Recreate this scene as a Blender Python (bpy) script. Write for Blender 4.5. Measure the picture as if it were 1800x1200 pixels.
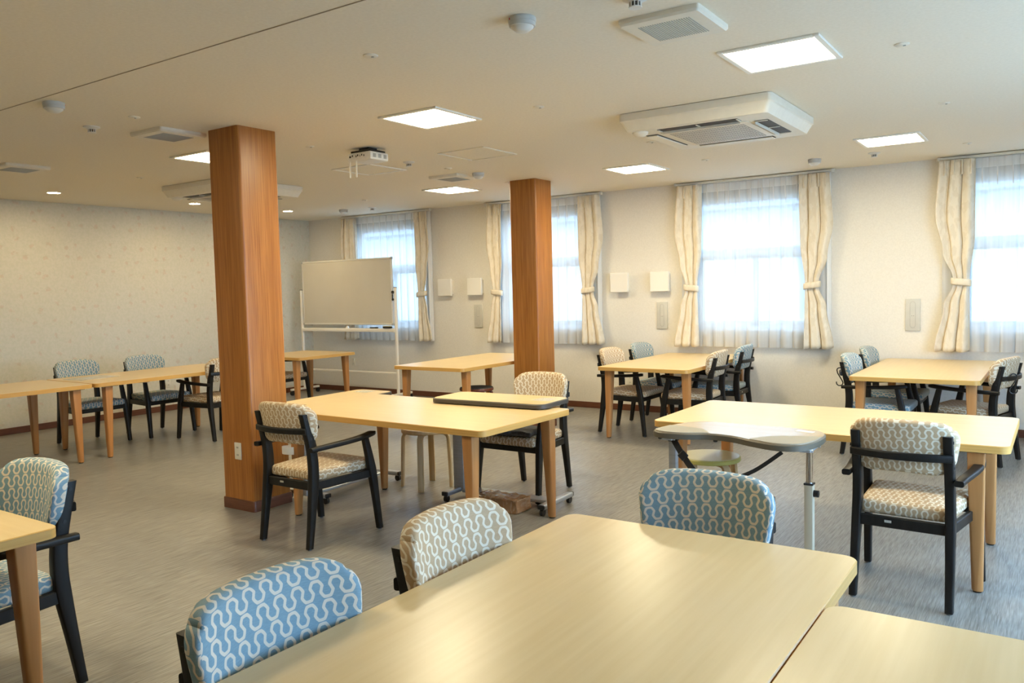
import bpy, bmesh, math, random
from mathutils import Vector, Matrix
PI = math.pi
random.seed(7)
SC = bpy.context.scene
COL = SC.collection
for o in list(bpy.data.objects):
    bpy.data.objects.remove(o, do_unlink=True)

# ------------------------------------------------------------------ camera, sky, exposure
YAW, PITCH, ROLL = math.radians(34.2525), math.radians(3.6713), math.radians(-1.4126)
fwd = Vector((-math.sin(YAW) * math.cos(PITCH), math.cos(YAW) * math.cos(PITCH), -math.sin(PITCH)))
rt0 = Vector((math.cos(YAW), math.sin(YAW), 0))
up0 = rt0.cross(fwd)
rgt = rt0 * math.cos(ROLL) + up0 * math.sin(ROLL)
upv = -rt0 * math.sin(ROLL) + up0 * math.cos(ROLL)
cam_data = bpy.data.cameras.new('camera')
cam = bpy.data.objects.new('camera', cam_data)
COL.objects.link(cam)
cam.matrix_world = Matrix(((rgt.x, upv.x, -fwd.x, 0), (rgt.y, upv.y, -fwd.y, 0), (rgt.z, upv.z, -fwd.z, 1.5), (0, 0, 0, 1)))
cam_data.sensor_fit = 'HORIZONTAL'
cam_data.sensor_width = 36
cam_data.lens = 1428.94 / 1800 * 36
cam_data.clip_start = 0.05
cam_data.clip_end = 200
SC.camera = cam

SKY = 3.5
world = bpy.data.worlds.new('overcast_sky')
SC.world = world
world.use_nodes = True
wn = world.node_tree
bg = wn.nodes['Background']
bg.inputs[0].default_value = (0.50, 0.76, 1.12, 1)
bg.inputs[1].default_value = SKY

PANEL_W = 14.5            # emission of the ceiling light panels
PANEL_COL = (1.0, 0.862, 0.575)
SPOT_W = 74.0
VS = SC.view_settings
SC.display_settings.display_device = 'sRGB'
VS.view_transform = 'Standard'
VS.look = 'None'
VS.exposure = 2.15
VS.gamma = 1.0
VS.use_curve_mapping = False
SC.cycles.use_denoising = True
SC.cycles.max_bounces = 10
SC.cycles.diffuse_bounces = 6
SC.cycles.transparent_max_bounces = 16
SC.cycles.sample_clamp_indirect = 6.0
SC.cycles.caustics_reflective = False
SC.cycles.caustics_refractive = False

# ------------------------------------------------------------------ materials
def nd(nt, t, **kw):
    n = nt.nodes.new(t)
    for k, v in kw.items():
        setattr(n, k, v)
    return n

def mat(name, col=(0.8, 0.8, 0.8), rough=0.5, metal=0.0, spec=0.5):
    m = bpy.data.materials.new(name)
    m.use_nodes = True
    b = m.node_tree.nodes['Principled BSDF']
    b.inputs['Base Color'].default_value = (*col, 1)
    b.inputs['Roughness'].default_value = rough
    b.inputs['Metallic'].default_value = metal
    b.inputs['Specular IOR Level'].default_value = spec
    return m

def math_n(nt, op, a, b=None, c=None):
    n = nd(nt, 'ShaderNodeMath', operation=op)
    for i, v in enumerate((a, b, c)):
        if v is None:
            continue
        if isinstance(v, (int, float)):
            n.inputs[i].default_value = v
        else:
            nt.links.new(v, n.inputs[i])
    return n.outputs[0]

def noise_mat(name, c1, c2, scale, rough, coord='Object', lo=0.35, hi=0.65, detail=4, bump=0.0, spec=0.5, c3=None, s3=None, metal=0.0, rotz=0):
    """two colours mixed by a (stretched) noise; optional third colour by a second noise"""
    m = mat(name, c1, rough, metal, spec)
    nt = m.node_tree
    b = nt.nodes['Principled BSDF']
    tc = nd(nt, 'ShaderNodeTexCoord')
    mp = nd(nt, 'ShaderNodeMapping')
    mp.inputs['Scale'].default_value = scale
    nt.links.new(tc.outputs[coord], mp.inputs['Vector'])
    nz = nd(nt, 'ShaderNodeTexNoise')
    nz.inputs['Scale'].default_value = 1.0
    nz.inputs['Detail'].default_value = detail
    nt.links.new(mp.outputs[0], nz.inputs['Vector'])
    cr = nd(nt, 'ShaderNodeValToRGB')
    cr.color_ramp.elements[0].position = lo
    cr.color_ramp.elements[1].position = hi
    cr.color_ramp.elements[0].color = (*c1, 1)
    cr.color_ramp.elements[1].color = (*c2, 1)
    nt.links.new(nz.outputs[0], cr.inputs[0])
    out = cr.outputs[0]
    if c3:
        mp2 = nd(nt, 'ShaderNodeMapping')
        mp2.inputs['Scale'].default_value = s3
        nt.links.new(tc.outputs[coord], mp2.inputs['Vector'])
        n2 = nd(nt, 'ShaderNodeTexNoise')
        n2.inputs['Scale'].default_value = 1.0
        n2.inputs['Detail'].default_value = 3
        nt.links.new(mp2.outputs[0], n2.inputs['Vector'])
        r2 = nd(nt, 'ShaderNodeValToRGB')
        r2.color_ramp.elements[0].position = 0.45
        r2.color_ramp.elements[1].position = 0.68
        nt.links.new(n2.outputs[0], r2.inputs[0])
        mx = nd(nt, 'ShaderNodeMix', data_type='RGBA')
        nt.links.new(r2.outputs[0], mx.inputs[0])
        nt.links.new(out, mx.inputs[6])
        mx.inputs[7].default_value = (*c3, 1)
        out = mx.outputs[2]
    nt.links.new(out, b.inputs['Base Color'])
    if bump:
        bp = nd(nt, 'ShaderNodeBump')
        bp.inputs['Strength'].default_value = bump
        bp.inputs['Distance'].default_value = 0.002
        nt.links.new(nz.outputs[0], bp.inputs['Height'])
        nt.links.new(bp.outputs[0], b.inputs['Normal'])
    return m

def fabric(name, base, base2, line, period=0.050, width=0.080):
    """woven fabric with rows of interlocking winding lines, drawn on the UVs (metres)"""
    m = mat(name, base, 0.62, 0, 0.35)
    nt = m.node_tree
    b = nt.nodes['Principled BSDF']
    uv = nd(nt, 'ShaderNodeUVMap')
    mp = nd(nt, 'ShaderNodeMapping')
    mp.inputs['Scale'].default_value = (1 / period, 1 / period, 1)
    mp.inputs['Rotation'].default_value = (0, 0, math.radians(5))
    nt.links.new(uv.outputs[0], mp.inputs['Vector'])
    sp = nd(nt, 'ShaderNodeSeparateXYZ')
    nt.links.new(mp.outputs[0], sp.inputs[0])
    Q = lambda op, a, b=None, c=None: math_n(nt, op, a, b, c)
    X, Y = sp.outputs[0], Q('DIVIDE', sp.outputs[1], 1.06)
    r, hh = 0.290, 0.147                       # loop radius and offset of the loop centres from the row line
    row = Q('FLOOR', Q('ADD', Y, 0.5))
    y = Q('MULTIPLY', Q('SUBTRACT', Y, row), 1.06)
    xs = Q('ADD', X, Q('MULTIPLY', row, 0.5))
    x = Q('ABSOLUTE', Q('SUBTRACT', Q('FLOORED_MODULO', Q('ADD', xs, 0.5), 1.0), 0.5))
    def loop(ax, ay):
        # ax >= 0 sideways, ay towards the closed side of the loop
        rad = Q('SQRT', Q('ADD', Q('MULTIPLY', ax, ax), Q('MULTIPLY', ay, ay)))
        ab = Q('ABSOLUTE', ay)
        hexa = Q('MAXIMUM', ab, Q('ADD', Q('MULTIPLY', ab, 0.5), Q('MULTIPLY', ax, 0.866)))
        d = Q('ABSOLUTE', Q('SUBTRACT', Q('ADD', Q('MULTIPLY', rad, 0.45), Q('MULTIPLY', hexa, 0.57)), r))
        open_side = Q('LESS_THAN', ay, Q('MULTIPLY', ax, -4 * hh))
        return Q('ADD', d, open_side)
    d = Q('MINIMUM', loop(x, Q('SUBTRACT', y, hh)), loop(Q('SUBTRACT', 0.5, x), Q('SUBTRACT', -hh, y)))
    cr = nd(nt, 'ShaderNodeValToRGB')
    cr.color_ramp.elements[0].position = width - 0.012
    cr.color_ramp.elements[1].position = width + 0.012
    cr.color_ramp.elements[0].color = (1, 1, 1, 1)
    cr.color_ramp.elements[1].color = (0, 0, 0, 1)
    nt.links.new(d, cr.inputs[0])
    mp2 = nd(nt, 'ShaderNodeMapping')
    mp2.inputs['Scale'].default_value = (60, 500, 1)
    nt.links.new(uv.outputs[0], mp2.inputs['Vector'])
    nz = nd(nt, 'ShaderNodeTexNoise')
    nz.inputs['Scale'].default_value = 1
    nz.inputs['Detail'].default_value = 3
    nt.links.new(mp2.outputs[0], nz.inputs['Vector'])
    r2 = nd(nt, 'ShaderNodeValToRGB')
    r2.color_ramp.elements[0].position = 0.35
    r2.color_ramp.elements[1].position = 0.65
    r2.color_ramp.elements[0].color = (*base, 1)
    r2.color_ramp.elements[1].color = (*base2, 1)
    nt.links.new(nz.outputs[0], r2.inputs[0])
    mx = nd(nt, 'ShaderNodeMix', data_type='RGBA')
    nt.links.new(cr.outputs[0], mx.inputs[0])
    nt.links.new(r2.outputs[0], mx.inputs[6])
    mx.inputs[7].default_value = (*line, 1)
    nt.links.new(mx.outputs[2], b.inputs['Base Color'])
    bp = nd(nt, 'ShaderNodeBump')
    bp.inputs['Strength'].default_value = 0.25
    bp.inputs['Distance'].default_value = 0.001
    nt.links.new(cr.outputs[0], bp.inputs['Height'])
    nt.links.new(bp.outputs[0], b.inputs['Normal'])
    return m

def emit(name, col, s):
    m = bpy.data.materials.new(name)
    m.use_nodes = True
    nt = m.node_tree
    nt.nodes.clear()
    e = nd(nt, 'ShaderNodeEmission')
    e.inputs[0].default_value = (*col, 1)
    e.inputs[1].default_value = s
    o = nd(nt, 'ShaderNodeOutputMaterial')
    nt.links.new(e.outputs[0], o.inputs[0])
    return m

def cloth_sheer(name, opaque, stripe=True):
    m = bpy.data.materials.new(name)
    m.use_nodes = True
    nt = m.node_tree
    nt.nodes.clear()
    tr = nd(nt, 'ShaderNodeBsdfTransparent')
    tl = nd(nt, 'ShaderNodeBsdfTranslucent')
    df = nd(nt, 'ShaderNodeBsdfDiffuse')
    tl.inputs[0].default_value = (0.62, 0.62, 0.62, 1)
    df.inputs[0].default_value = (0.93, 0.93, 0.92, 1)
    tr.inputs[0].default_value = (0.45, 0.45, 0.45, 1)
    m1 = nd(nt, 'ShaderNodeMixShader')
    m1.inputs[0].default_value = 0.75
    nt.links.new(tl.outputs[0], m1.inputs[1])
    nt.links.new(df.outputs[0], m1.inputs[2])
    m2 = nd(nt, 'ShaderNodeMixShader')
    tc = nd(nt, 'ShaderNodeTexCoord')
    mp = nd(nt, 'ShaderNodeMapping')
    mp.inputs['Scale'].default_value = (45, 10, 1)
    nz = nd(nt, 'ShaderNodeTexNoise')
    nz.inputs['Scale'].default_value = 1
    nt.links.new(tc.outputs['Object'], mp.inputs[0])
    nt.links.new(mp.outputs[0], nz.inputs['Vector'])
    fac = math_n(nt, 'ADD', math_n(nt, 'MULTIPLY', nz.outputs[0], 0.2), opaque - 0.1)
    nt.links.new(fac, m2.inputs[0])
    nt.links.new(tr.outputs[0], m2.inputs[1])
    nt.links.new(m1.outputs[0], m2.inputs[2])
    o = nd(nt, 'ShaderNodeOutputMaterial')
    nt.links.new(m2.outputs[0], o.inputs[0])
    return m

def glass_mat(name):
    m = bpy.data.materials.new(name)
    m.use_nodes = True
    nt = m.node_tree
    nt.nodes.clear()
    tr = nd(nt, 'ShaderNodeBsdfTransparent')
    tr.inputs[0].default_value = (0.95, 0.98, 0.98, 1)
    gl = nd(nt, 'ShaderNodeBsdfGlossy')
    gl.inputs['Roughness'].default_value = 0.02
    m2 = nd(nt, 'ShaderNodeMixShader')
    m2.inputs[0].default_value = 0.06
    nt.links.new(tr.outputs[0], m2.inputs[1])
    nt.links.new(gl.outputs[0], m2.inputs[2])
    o = nd(nt, 'ShaderNodeOutputMaterial')
    nt.links.new(m2.outputs[0], o.inputs[0])
    return m

def leaf_wallpaper(name):
    """pale wallpaper with faint pink scattered leaves and a light mottle (generated from wall y/z)"""
    m = mat(name, (0.72, 0.70, 0.62), 0.75, 0, 0.3)
    nt = m.node_tree
    b = nt.nodes['Principled BSDF']
    tc = nd(nt, 'ShaderNodeTexCoord')
    mp = nd(nt, 'ShaderNodeMapping')
    mp.inputs['Rotation'].default_value = (0, PI / 2, 0)
    nt.links.new(tc.outputs['Object'], mp.inputs[0])
    vo = nd(nt, 'ShaderNodeTexVoronoi', voronoi_dimensions='2D', feature='F1')
    vo.inputs['Scale'].default_value = 5.2
    vo.inputs['Randomness'].default_value = 0.75
    nt.links.new(mp.outputs[0], vo.inputs['Vector'])
    mp2 = nd(nt, 'ShaderNodeMapping')
    mp2.inputs['Scale'].default_value = (26, 26, 26)
    nt.links.new(mp.outputs[0], mp2.inputs[0])
    nz = nd(nt, 'ShaderNodeTexNoise')
    nz.inputs['Scale'].default_value = 1.0
    nt.links.new(mp2.outputs[0], nz.inputs['Vector'])
    d = math_n(nt, 'ADD', vo.outputs['Distance'], math_n(nt, 'MULTIPLY', nz.outputs[0], 0.55))
    cr = nd(nt, 'ShaderNodeValToRGB')
    cr.color_ramp.elements[0].position = 0.34
    cr.color_ramp.elements[1].position = 0.42
    cr.color_ramp.elements[0].color = (0.675, 0.60, 0.515, 1)
    cr.color_ramp.elements[1].color = (0.70, 0.68, 0.60, 1)
    nt.links.new(d, cr.inputs[0])
    mp3 = nd(nt, 'ShaderNodeMapping')
    mp3.inputs['Scale'].default_value = (40, 40, 40)
    nt.links.new(mp.outputs[0], mp3.inputs[0])
    n3 = nd(nt, 'ShaderNodeTexNoise')
    n3.inputs['Scale'].default_value = 1.0
    n3.inputs['Detail'].default_value = 5
    nt.links.new(mp3.outputs[0], n3.inputs['Vector'])
    mx = nd(nt, 'ShaderNodeMix', data_type='RGBA', blend_type='MULTIPLY')
    mx.inputs[0].default_value = 1
    nt.links.new(cr.outputs[0], mx.inputs[6])
    r3 = nd(nt, 'ShaderNodeValToRGB')
    r3.color_ramp.elements[0].position = 0.4
    r3.color_ramp.elements[1].position = 0.6
    r3.color_ramp.elements[0].color = (0.93, 0.95, 0.92, 1)
    r3.color_ramp.elements[1].color = (1, 1, 1, 1)
    nt.links.new(n3.outputs[0], r3.inputs[0])
    nt.links.new(r3.outputs[0], mx.inputs[7])
    nt.links.new(mx.outputs[2], b.inputs['Base Color'])
    return m

M = {}
M['floor'] = noise_mat('streaky_vinyl', (0.150, 0.140, 0.118), (0.275, 0.258, 0.220), (95, 4.5, 1), 0.36, lo=0.36, hi=0.66, detail=5, bump=0.12, c3=(0.315, 0.305, 0.28), s3=(240, 9, 1))
M['ceiling'] = noise_mat('ceiling_paper', (0.79, 0.735, 0.62), (0.83, 0.775, 0.66), (60, 60, 60), 0.8, bump=0.2, spec=0.2)
M['wall'] = noise_mat('cream_wallpaper', (0.74, 0.71, 0.645), (0.78, 0.75, 0.685), (70, 70, 70), 0.75, bump=0.15, spec=0.25)
M['leafwall'] = leaf_wallpaper('leaf_wallpaper')
M['base'] = noise_mat('dark_red_wood', (0.105, 0.036, 0.018), (0.16, 0.06, 0.03), (8, 8, 160), 0.4)
M['pillar'] = noise_mat('orange_wood_veneer', (0.34, 0.125, 0.020), (0.45, 0.185, 0.038), (26, 26, 1.2), 0.38, lo=0.3, hi=0.7, detail=6, c3=(0.28, 0.095, 0.015), s3=(110, 110, 2.5))
M['top'] = noise_mat('pale_maple_laminate', (0.66, 0.485, 0.235), (0.71, 0.54, 0.285), (2.2, 42, 42), 0.30, lo=0.3, hi=0.7, detail=5, spec=0.5)
M['edge'] = noise_mat('maple_edge_band', (0.58, 0.325, 0.085), (0.65, 0.38, 0.11), (3, 3, 120), 0.35)
M['leg'] = noise_mat('alder_table_leg', (0.42, 0.185, 0.056), (0.52, 0.245, 0.083), (34, 34, 1.6), 0.36, lo=0.3, hi=0.7)
M['black'] = noise_mat('black_stained_wood', (0.007, 0.0065, 0.006), (0.012, 0.011, 0.010), (40, 40, 6), 0.42, spec=0.32)
M['rubber'] = mat('black_rubber', (0.012, 0.012, 0.012), 0.6)
M['plastic_black'] = mat('black_plastic', (0.015, 0.015, 0.016), 0.38)
M['blue'] = fabric('blue_winding_fabric', (0.16, 0.275, 0.345), (0.205, 0.33, 0.40), (0.66, 0.60, 0.50))
M['beige'] = fabric('beige_winding_fabric', (0.43, 0.30, 0.17), (0.49, 0.35, 0.205), (0.70, 0.625, 0.485))
M['grille_dark'] = mat('dark_grille', (0.05, 0.05, 0.05), 0.6)
M['white_plastic'] = noise_mat('white_plastic', (0.70, 0.69, 0.65), (0.73, 0.72, 0.68), (20, 20, 20), 0.4)
M['grey_plastic'] = noise_mat('pale_grey_plastic', (0.50, 0.51, 0.50), (0.54, 0.55, 0.54), (20, 20, 20), 0.35)
M['off_white'] = noise_mat('cream_plastic', (0.74, 0.70, 0.60), (0.77, 0.73, 0.63), (20, 20, 20), 0.45)
M['vent_slot'] = mat('vent_slot_grey', (0.38, 0.38, 0.35), 0.6)
M['panel'] = emit('lit_diffuser', PANEL_COL, PANEL_W)
M['spot'] = emit('lit_downlight', (1.0, 0.76, 0.42), SPOT_W)
M['trim_dark'] = mat('grey_metal_trim', (0.28, 0.26, 0.23), 0.45)
M['plate_grey'] = noise_mat('warm_grey_plastic', (0.56, 0.55, 0.50), (0.59, 0.58, 0.53), (20, 20, 20), 0.45)
M['seam'] = mat('tan_joint', (0.40, 0.34, 0.26), 0.6)
M['trim_white'] = mat('white_trim', (0.84, 0.82, 0.77), 0.4)
M['drape'] = noise_mat('cream_jacquard', (0.70, 0.62, 0.485), (0.75, 0.675, 0.545), (30, 10, 12), 0.5, lo=0.47, hi=0.53, detail=2, spec=0.5)
M['sheer'] = cloth_sheer('white_sheer', 0.64)
M['header'] = cloth_sheer('white_sheer_header', 0.93)
M['glass'] = glass_mat('window_glass')
M['alu'] = mat('white_aluminium', (0.62, 0.64, 0.66), 0.4, 0.0)
M['silver'] = noise_mat('brushed_silver', (0.42, 0.44, 0.46), (0.48, 0.50, 0.52), (3, 3, 80), 0.35, metal=0.55)
M['chrome'] = mat('chrome', (0.75, 0.76, 0.78), 0.12, 1.0)
M['greymetal'] = mat('dull_grey_metal', (0.20, 0.21, 0.21), 0.45, 0.5)
M['board'] = noise_mat('whiteboard_enamel', (0.58, 0.56, 0.50), (0.60, 0.58, 0.52), (3, 3, 3), 0.22)
M['frame_alu'] = mat('whiteboard_frame', (0.66, 0.65, 0.61), 0.35, 0.1)
M['dark_edge'] = mat('dark_taupe_edge', (0.060, 0.052, 0.042), 0.45)
M['sticker'] = noise_mat('printed_grey_sticker', (0.42, 0.40, 0.34), (0.62, 0.58, 0.48), (160, 60, 1), 0.5, lo=0.45, hi=0.55)
M['paper'] = noise_mat('clear_filed_paper', (0.62, 0.58, 0.49), (0.36, 0.35, 0.32), (22, 70, 1), 0.25, lo=0.55, hi=0.68)
M['white_paper'] = mat('white_paper', (0.80, 0.79, 0.75), 0.5)
M['kidney_top'] = noise_mat('grey_oak_laminate', (0.44, 0.36, 0.265), (0.48, 0.40, 0.305), (3, 60, 60), 0.22, lo=0.3, hi=0.7)
M['kidney_pad'] = mat('taupe_pad', (0.29, 0.265, 0.20), 0.5)
M['kidney_edge'] = mat('olive_taupe_edge', (0.125, 0.105, 0.072), 0.45)
M['beige_metal'] = mat('beige_painted_tube', (0.52, 0.46, 0.34), 0.4)
M['strap'] = noise_mat('black_webbing', (0.008, 0.008, 0.008), (0.02, 0.02, 0.02), (300, 300, 300), 0.7)
M['birch'] = noise_mat('birch_bentwood', (0.56, 0.40, 0.20), (0.64, 0.47, 0.26), (50, 50, 3), 0.4)
M['yellow_seat'] = mat('pale_yellow_seat', (0.62, 0.60, 0.34), 0.35)
M['yellow_rim'] = mat('lime_yellow_rim', (0.50, 0.47, 0.12), 0.45)
M['dark_seat'] = noise_mat('charcoal_seat_cloth', (0.010, 0.013, 0.015), (0.10, 0.12, 0.12), (180, 60, 60), 0.8, lo=0.42, hi=0.62)
M['red_wood'] = noise_mat('red_brown_wood', (0.13, 0.035, 0.016), (0.18, 0.055, 0.025), (40, 40, 3), 0.35)
M['card'] = noise_mat('brown_cardboard', (0.26, 0.135, 0.06), (0.33, 0.185, 0.09), (10, 10, 10), 0.35, bump=0.3)
M['wrap'] = noise_mat('crinkled_clear_wrap', (0.34, 0.18, 0.085), (0.50, 0.35, 0.22), (60, 9, 30), 0.12, lo=0.5, hi=0.72, bump=0.8)
M['cloth_grey'] = noise_mat('grey_folded_cloth', (0.028, 0.027, 0.026), (0.06, 0.058, 0.055), (50, 50, 50), 0.8)
M['outlet'] = mat('ivory_outlet', (0.74, 0.71, 0.62), 0.35)
M['slot'] = mat('outlet_slot', (0.22, 0.21, 0.19), 0.5)
M['red'] = mat('red_indicator', (0.55, 0.01, 0.01), 0.3)
M['house'] = noise_mat('pale_siding', (0.62, 0.63, 0.63), (0.66, 0.67, 0.67), (1, 1, 60), 0.7)
M['roof'] = mat('grey_roof', (0.36, 0.38, 0.40), 0.7)
M['house_glass'] = mat('far_window', (0.30, 0.34, 0.38), 0.2)
M['yard'] = noise_mat('pale_concrete', (0.45, 0.45, 0.43), (0.52, 0.52, 0.50), (3, 3, 3), 0.9)
M['label_plate'] = noise_mat('name_plate', (0.50, 0.48, 0.42), (0.22, 0.21, 0.19), (600, 600, 60), 0.3, lo=0.55, hi=0.7)

# ------------------------------------------------------------------ mesh helpers
def rr(w, d, r, n=4):
    """rounded rectangle outline (counter-clockwise)"""
    r = min(r, w / 2 - 1e-4, d / 2 - 1e-4)
    pts = []
    for cx, cy, a0 in ((w / 2 - r, d / 2 - r, 0), (-w / 2 + r, d / 2 - r, PI / 2), (-w / 2 + r, -d / 2 + r, PI), (w / 2 - r, -d / 2 + r, 1.5 * PI)):
        for i in range(n + 1):
            a = a0 + PI / 2 * i / n
            pts.append((cx + r * math.cos(a), cy + r * math.sin(a)))
    return pts

class MB:
    def __init__(self):
        self.bm = bmesh.new()
        self.pre = {}
    def mi(self, faces, i):
        for f in faces:
            f.material_index = i
    def box(self, c, s, bev=0.0, seg=2, m=0, mtx=None):
        n0 = set(self.bm.verts)
        r = bmesh.ops.create_cube(self.bm, size=1.0)
        vs = r['verts']
        for v in vs:
            v.co = Vector((v.co.x * s[0], v.co.y * s[1], v.co.z * s[2]))
        if bev:
            ed = list({e for v in vs for e in v.link_edges})
            bmesh.ops.bevel(self.bm, geom=ed, offset=min(bev, min(s) * 0.49), segments=seg, profile=0.5, affect='EDGES')
        vs = [v for v in self.bm.verts if v not in n0]
        for v in vs:
            if mtx:
                v.co = mtx @ v.co
            v.co += Vector(c)
        for f in {f for v in vs for f in v.link_faces}:
            f.material_index = m
        return vs
    def loft(self, rings, m=0, cap=True):
        vr = [[self.bm.verts.new(p) for p in ring] for ring in rings]
        n = len(vr[0])
        fs = []
        for a, b in zip(vr, vr[1:]):
            for i in range(n):
                j = (i + 1) % n
                fs.append(self.bm.faces.new((a[i], a[j], b[j], b[i])))
        if cap:
            fs.append(self.bm.faces.new(list(reversed(vr[0]))))
            fs.append(self.bm.faces.new(vr[-1]))
        self.mi(fs, m)
        return fs
    def bar(self, pts, secs, r=0.006, up=Vector((0, 0, 1)), m=0, n=2):
        """bar along pts; secs = (width across, height along up) per point"""
        pts = [Vector(p) for p in pts]
        rings = []
        for i, p in enumerate(pts):
            t = (pts[min(i + 1, len(pts) - 1)] - pts[max(i - 1, 0)]).normalized()
            side = t.cross(up)
            side.normalize()
            u = side.cross(t)
            u.normalize()
            w, h = secs[i] if isinstance(secs, list) else secs
            rings.append([p + side * a + u * b for a, b in rr(w, h, r, n)])
        return self.loft(rings, m)
    def vbar(self, pts, secs, r=0.006, m=0, n=2):
        """near-vertical bar with horizontal sections: secs = (x size, y size[, r])"""
        rings = []
        for p, s in zip(pts, secs):
            rings.append([(p[0] + a, p[1] + b, p[2]) for a, b in rr(s[0], s[1], s[2] if len(s) > 2 else r, n)])
        return self.loft(rings, m)
    def tube(self, pts, rad, n=10, m=0, cap=True):
        pts = [Vector(p) for p in pts]
        rings = []
        ref = None
        for i, p in enumerate(pts):
            t = (pts[min(i + 1, len(pts) - 1)] - pts[max(i - 1, 0)]).normalized()
            if ref is None:
                ref = Vector((0, 0, 1)) if abs(t.z) < 0.9 else Vector((1, 0, 0))
            a = t.cross(ref).normalized()
            b = t.cross(a).normalized()
            ref = a.cross(t) if False else ref - t * ref.dot(t)
            if ref.length < 1e-3:
                ref = a
            ref.normalize()
            rd = rad[i] if isinstance(rad, list) else rad
            rings.append([p + a * rd * math.cos(2 * PI * k / n) + b * rd * math.sin(2 * PI * k / n) for k in range(n)])
        return self.loft(rings, m, cap)
    def cyl(self, c, r, h, n=20, m=0, axis='z', r2=None):
        r2 = r if r2 is None else r2
        rings = []
        for k, (rad, t) in enumerate(((r, -h / 2), (r2, h / 2))):
            ring = []
            for i in range(n):
                a = 2 * PI * i / n
                x, y = rad * math.cos(a), rad * math.sin(a)
                p = {'z': (x, y, t), 'x': (t, x, y), 'y': (y, t, x)}[axis]
                ring.append(Vector(c) + Vector(p))
            rings.append(ring)
        return self.loft(rings, m)
    def lathe(self, prof, c=(0, 0, 0), n=28, m=0):
        """prof = [(radius, z)...]"""
        rings = [[Vector(c) + Vector((max(r, 1e-4) * math.cos(2 * PI * i / n), max(r, 1e-4) * math.sin(2 * PI * i / n), z)) for i in range(n)] for r, z in prof]
        return self.loft(rings, m)
    def prism(self, pts, z0, z1, m_side=0, m_top=None, m_bot=None, bev=0.0):
        a = [self.bm.verts.new((x, y, z0)) for x, y in pts]
        n = len(pts)
        if bev:
            cx = sum(p[0] for p in pts) / n
            cy = sum(p[1] for p in pts) / n
            b0 = [self.bm.verts.new((x, y, z1 - bev)) for x, y in pts]
            nb = []
            for i in range(n):
                p0, p1, p2 = Vector(pts[i - 1]), Vector(pts[i]), Vector(pts[(i + 1) % n])
                t = (p2 - p0).normalized()
                nrm = Vector((-t.y, t.x))
                q = p1 + nrm * bev
                nb.append(self.bm.verts.new((q.x, q.y, z1)))
            layers = [a, b0, nb]
        else:
            layers = [a, [self.bm.verts.new((x, y, z1)) for x, y in pts]]
        for la, lb in zip(layers, layers[1:]):
            for i in range(n):
                j = (i + 1) % n
                f = self.bm.faces.new((la[i], la[j], lb[j], lb[i]))
                f.material_index = m_side
        f = self.bm.faces.new(layers[-1])
        f.material_index = m_side if m_top is None else m_top
        f = self.bm.faces.new(list(reversed(a)))
        f.material_index = m_side if m_bot is None else m_bot
    def rbox(self, half, r, n, deform=None, m=0, Rxz=0.0):
        """finely divided rounded box with an optional deformation"""
        tmp = bmesh.new()
        bmesh.ops.create_cube(tmp, size=2.0)
        bmesh.ops.subdivide_edges(tmp, edges=tmp.edges[:], cuts=n, use_grid_fill=True)
        hx, hy, hz = half
        for v in tmp.verts:
            # denser near the edges so the roundings are smooth
            q = [math.copysign(1 - (1 - abs(c)) ** 1.6, c) for c in v.co]
            p = Vector((q[0] * hx, q[1] * hy, q[2] * hz))
            inner = Vector((max(-hx + r, min(hx - r, p.x)), max(-hy + r, min(hy - r, p.y)), max(-hz + r, min(hz - r, p.z))))
            d = p - inner
            if d.length > 1e-7:
                p = inner + d * (max(abs(d.x), abs(d.y), abs(d.z)) / d.length)
            if Rxz:
                ex, ez = abs(p.x) - (hx - Rxz), abs(p.z) - (hz - Rxz)
                if ex > 0 and ez > 0:
                    k = max(ex, ez) / math.hypot(ex, ez)
                    p.x = math.copysign(hx - Rxz + ex * k, p.x)
                    p.z = math.copysign(hz - Rxz + ez * k, p.z)
            v.co = p
        idx = {}
        self.half = half
        for v in tmp.verts:
            co = deform(v.co.copy()) if deform else v.co
            idx[v] = self.bm.verts.new(co)
            self.pre[idx[v]] = v.co.copy()
        for f in tmp.faces:
            g = self.bm.faces.new([idx[v] for v in f.verts])
            g.material_index = m
        tmp.free()
    def build(self, name, mats, parent=None, loc=(0, 0, 0), rotz=0.0, smooth=35, uv=False, kind=None):
        bm = self.bm
        bmesh.ops.recalc_face_normals(bm, faces=bm.faces[:])
        lim = math.radians(smooth)
        for f in bm.faces:
            f.smooth = True
        for e in bm.edges:
            if len(e.link_faces) == 2 and e.calc_face_angle(0) > lim:
                e.smooth = False
        if uv:
            ul = bm.loops.layers.uv.new('UVMap')
            hx, hy, hz = self.half
            for f in bm.faces:
                ps = [self.pre[l.vert] for l in f.loops]
                c = sum(ps, Vector()) / len(ps)
                w = (abs(c.x) / hx, abs(c.y) / hy, abs(c.z) / hz)
                ax = w.index(max(w))
                for l, p in zip(f.loops, ps):
                    if uv == 'back':          # runs up the front, over the top and down the rear
                        v = p.z + (hy - p.y)
                        u = p.x
                        if ax == 1 and c.y < 0:
                            v = 2 * hz - p.z + (hy - p.y)
                        elif ax == 0:
                            u, v = p.x + math.copysign(hy - p.y, p.x), p.z
                        elif ax == 2 and c.z < 0:
                            v = p.z - (hy - p.y)
                    else:                     # top of the seat, folding down on all sides
                        u, v = p.x, p.y
                        if ax == 1:
                            v = p.y + math.copysign(hz - p.z, p.y)
                        elif ax == 0:
                            u = p.x + math.copysign(hz - p.z, p.x)
                    l[ul].uv = (u, v)
        me = bpy.data.meshes.new(name)
        bm.to_mesh(me)
        bm.free()
        if not isinstance(mats, (list, tuple)):
            mats = [mats]
        for m_ in mats:
            me.materials.append(m_)
        o = bpy.data.objects.new(name, me)
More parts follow.
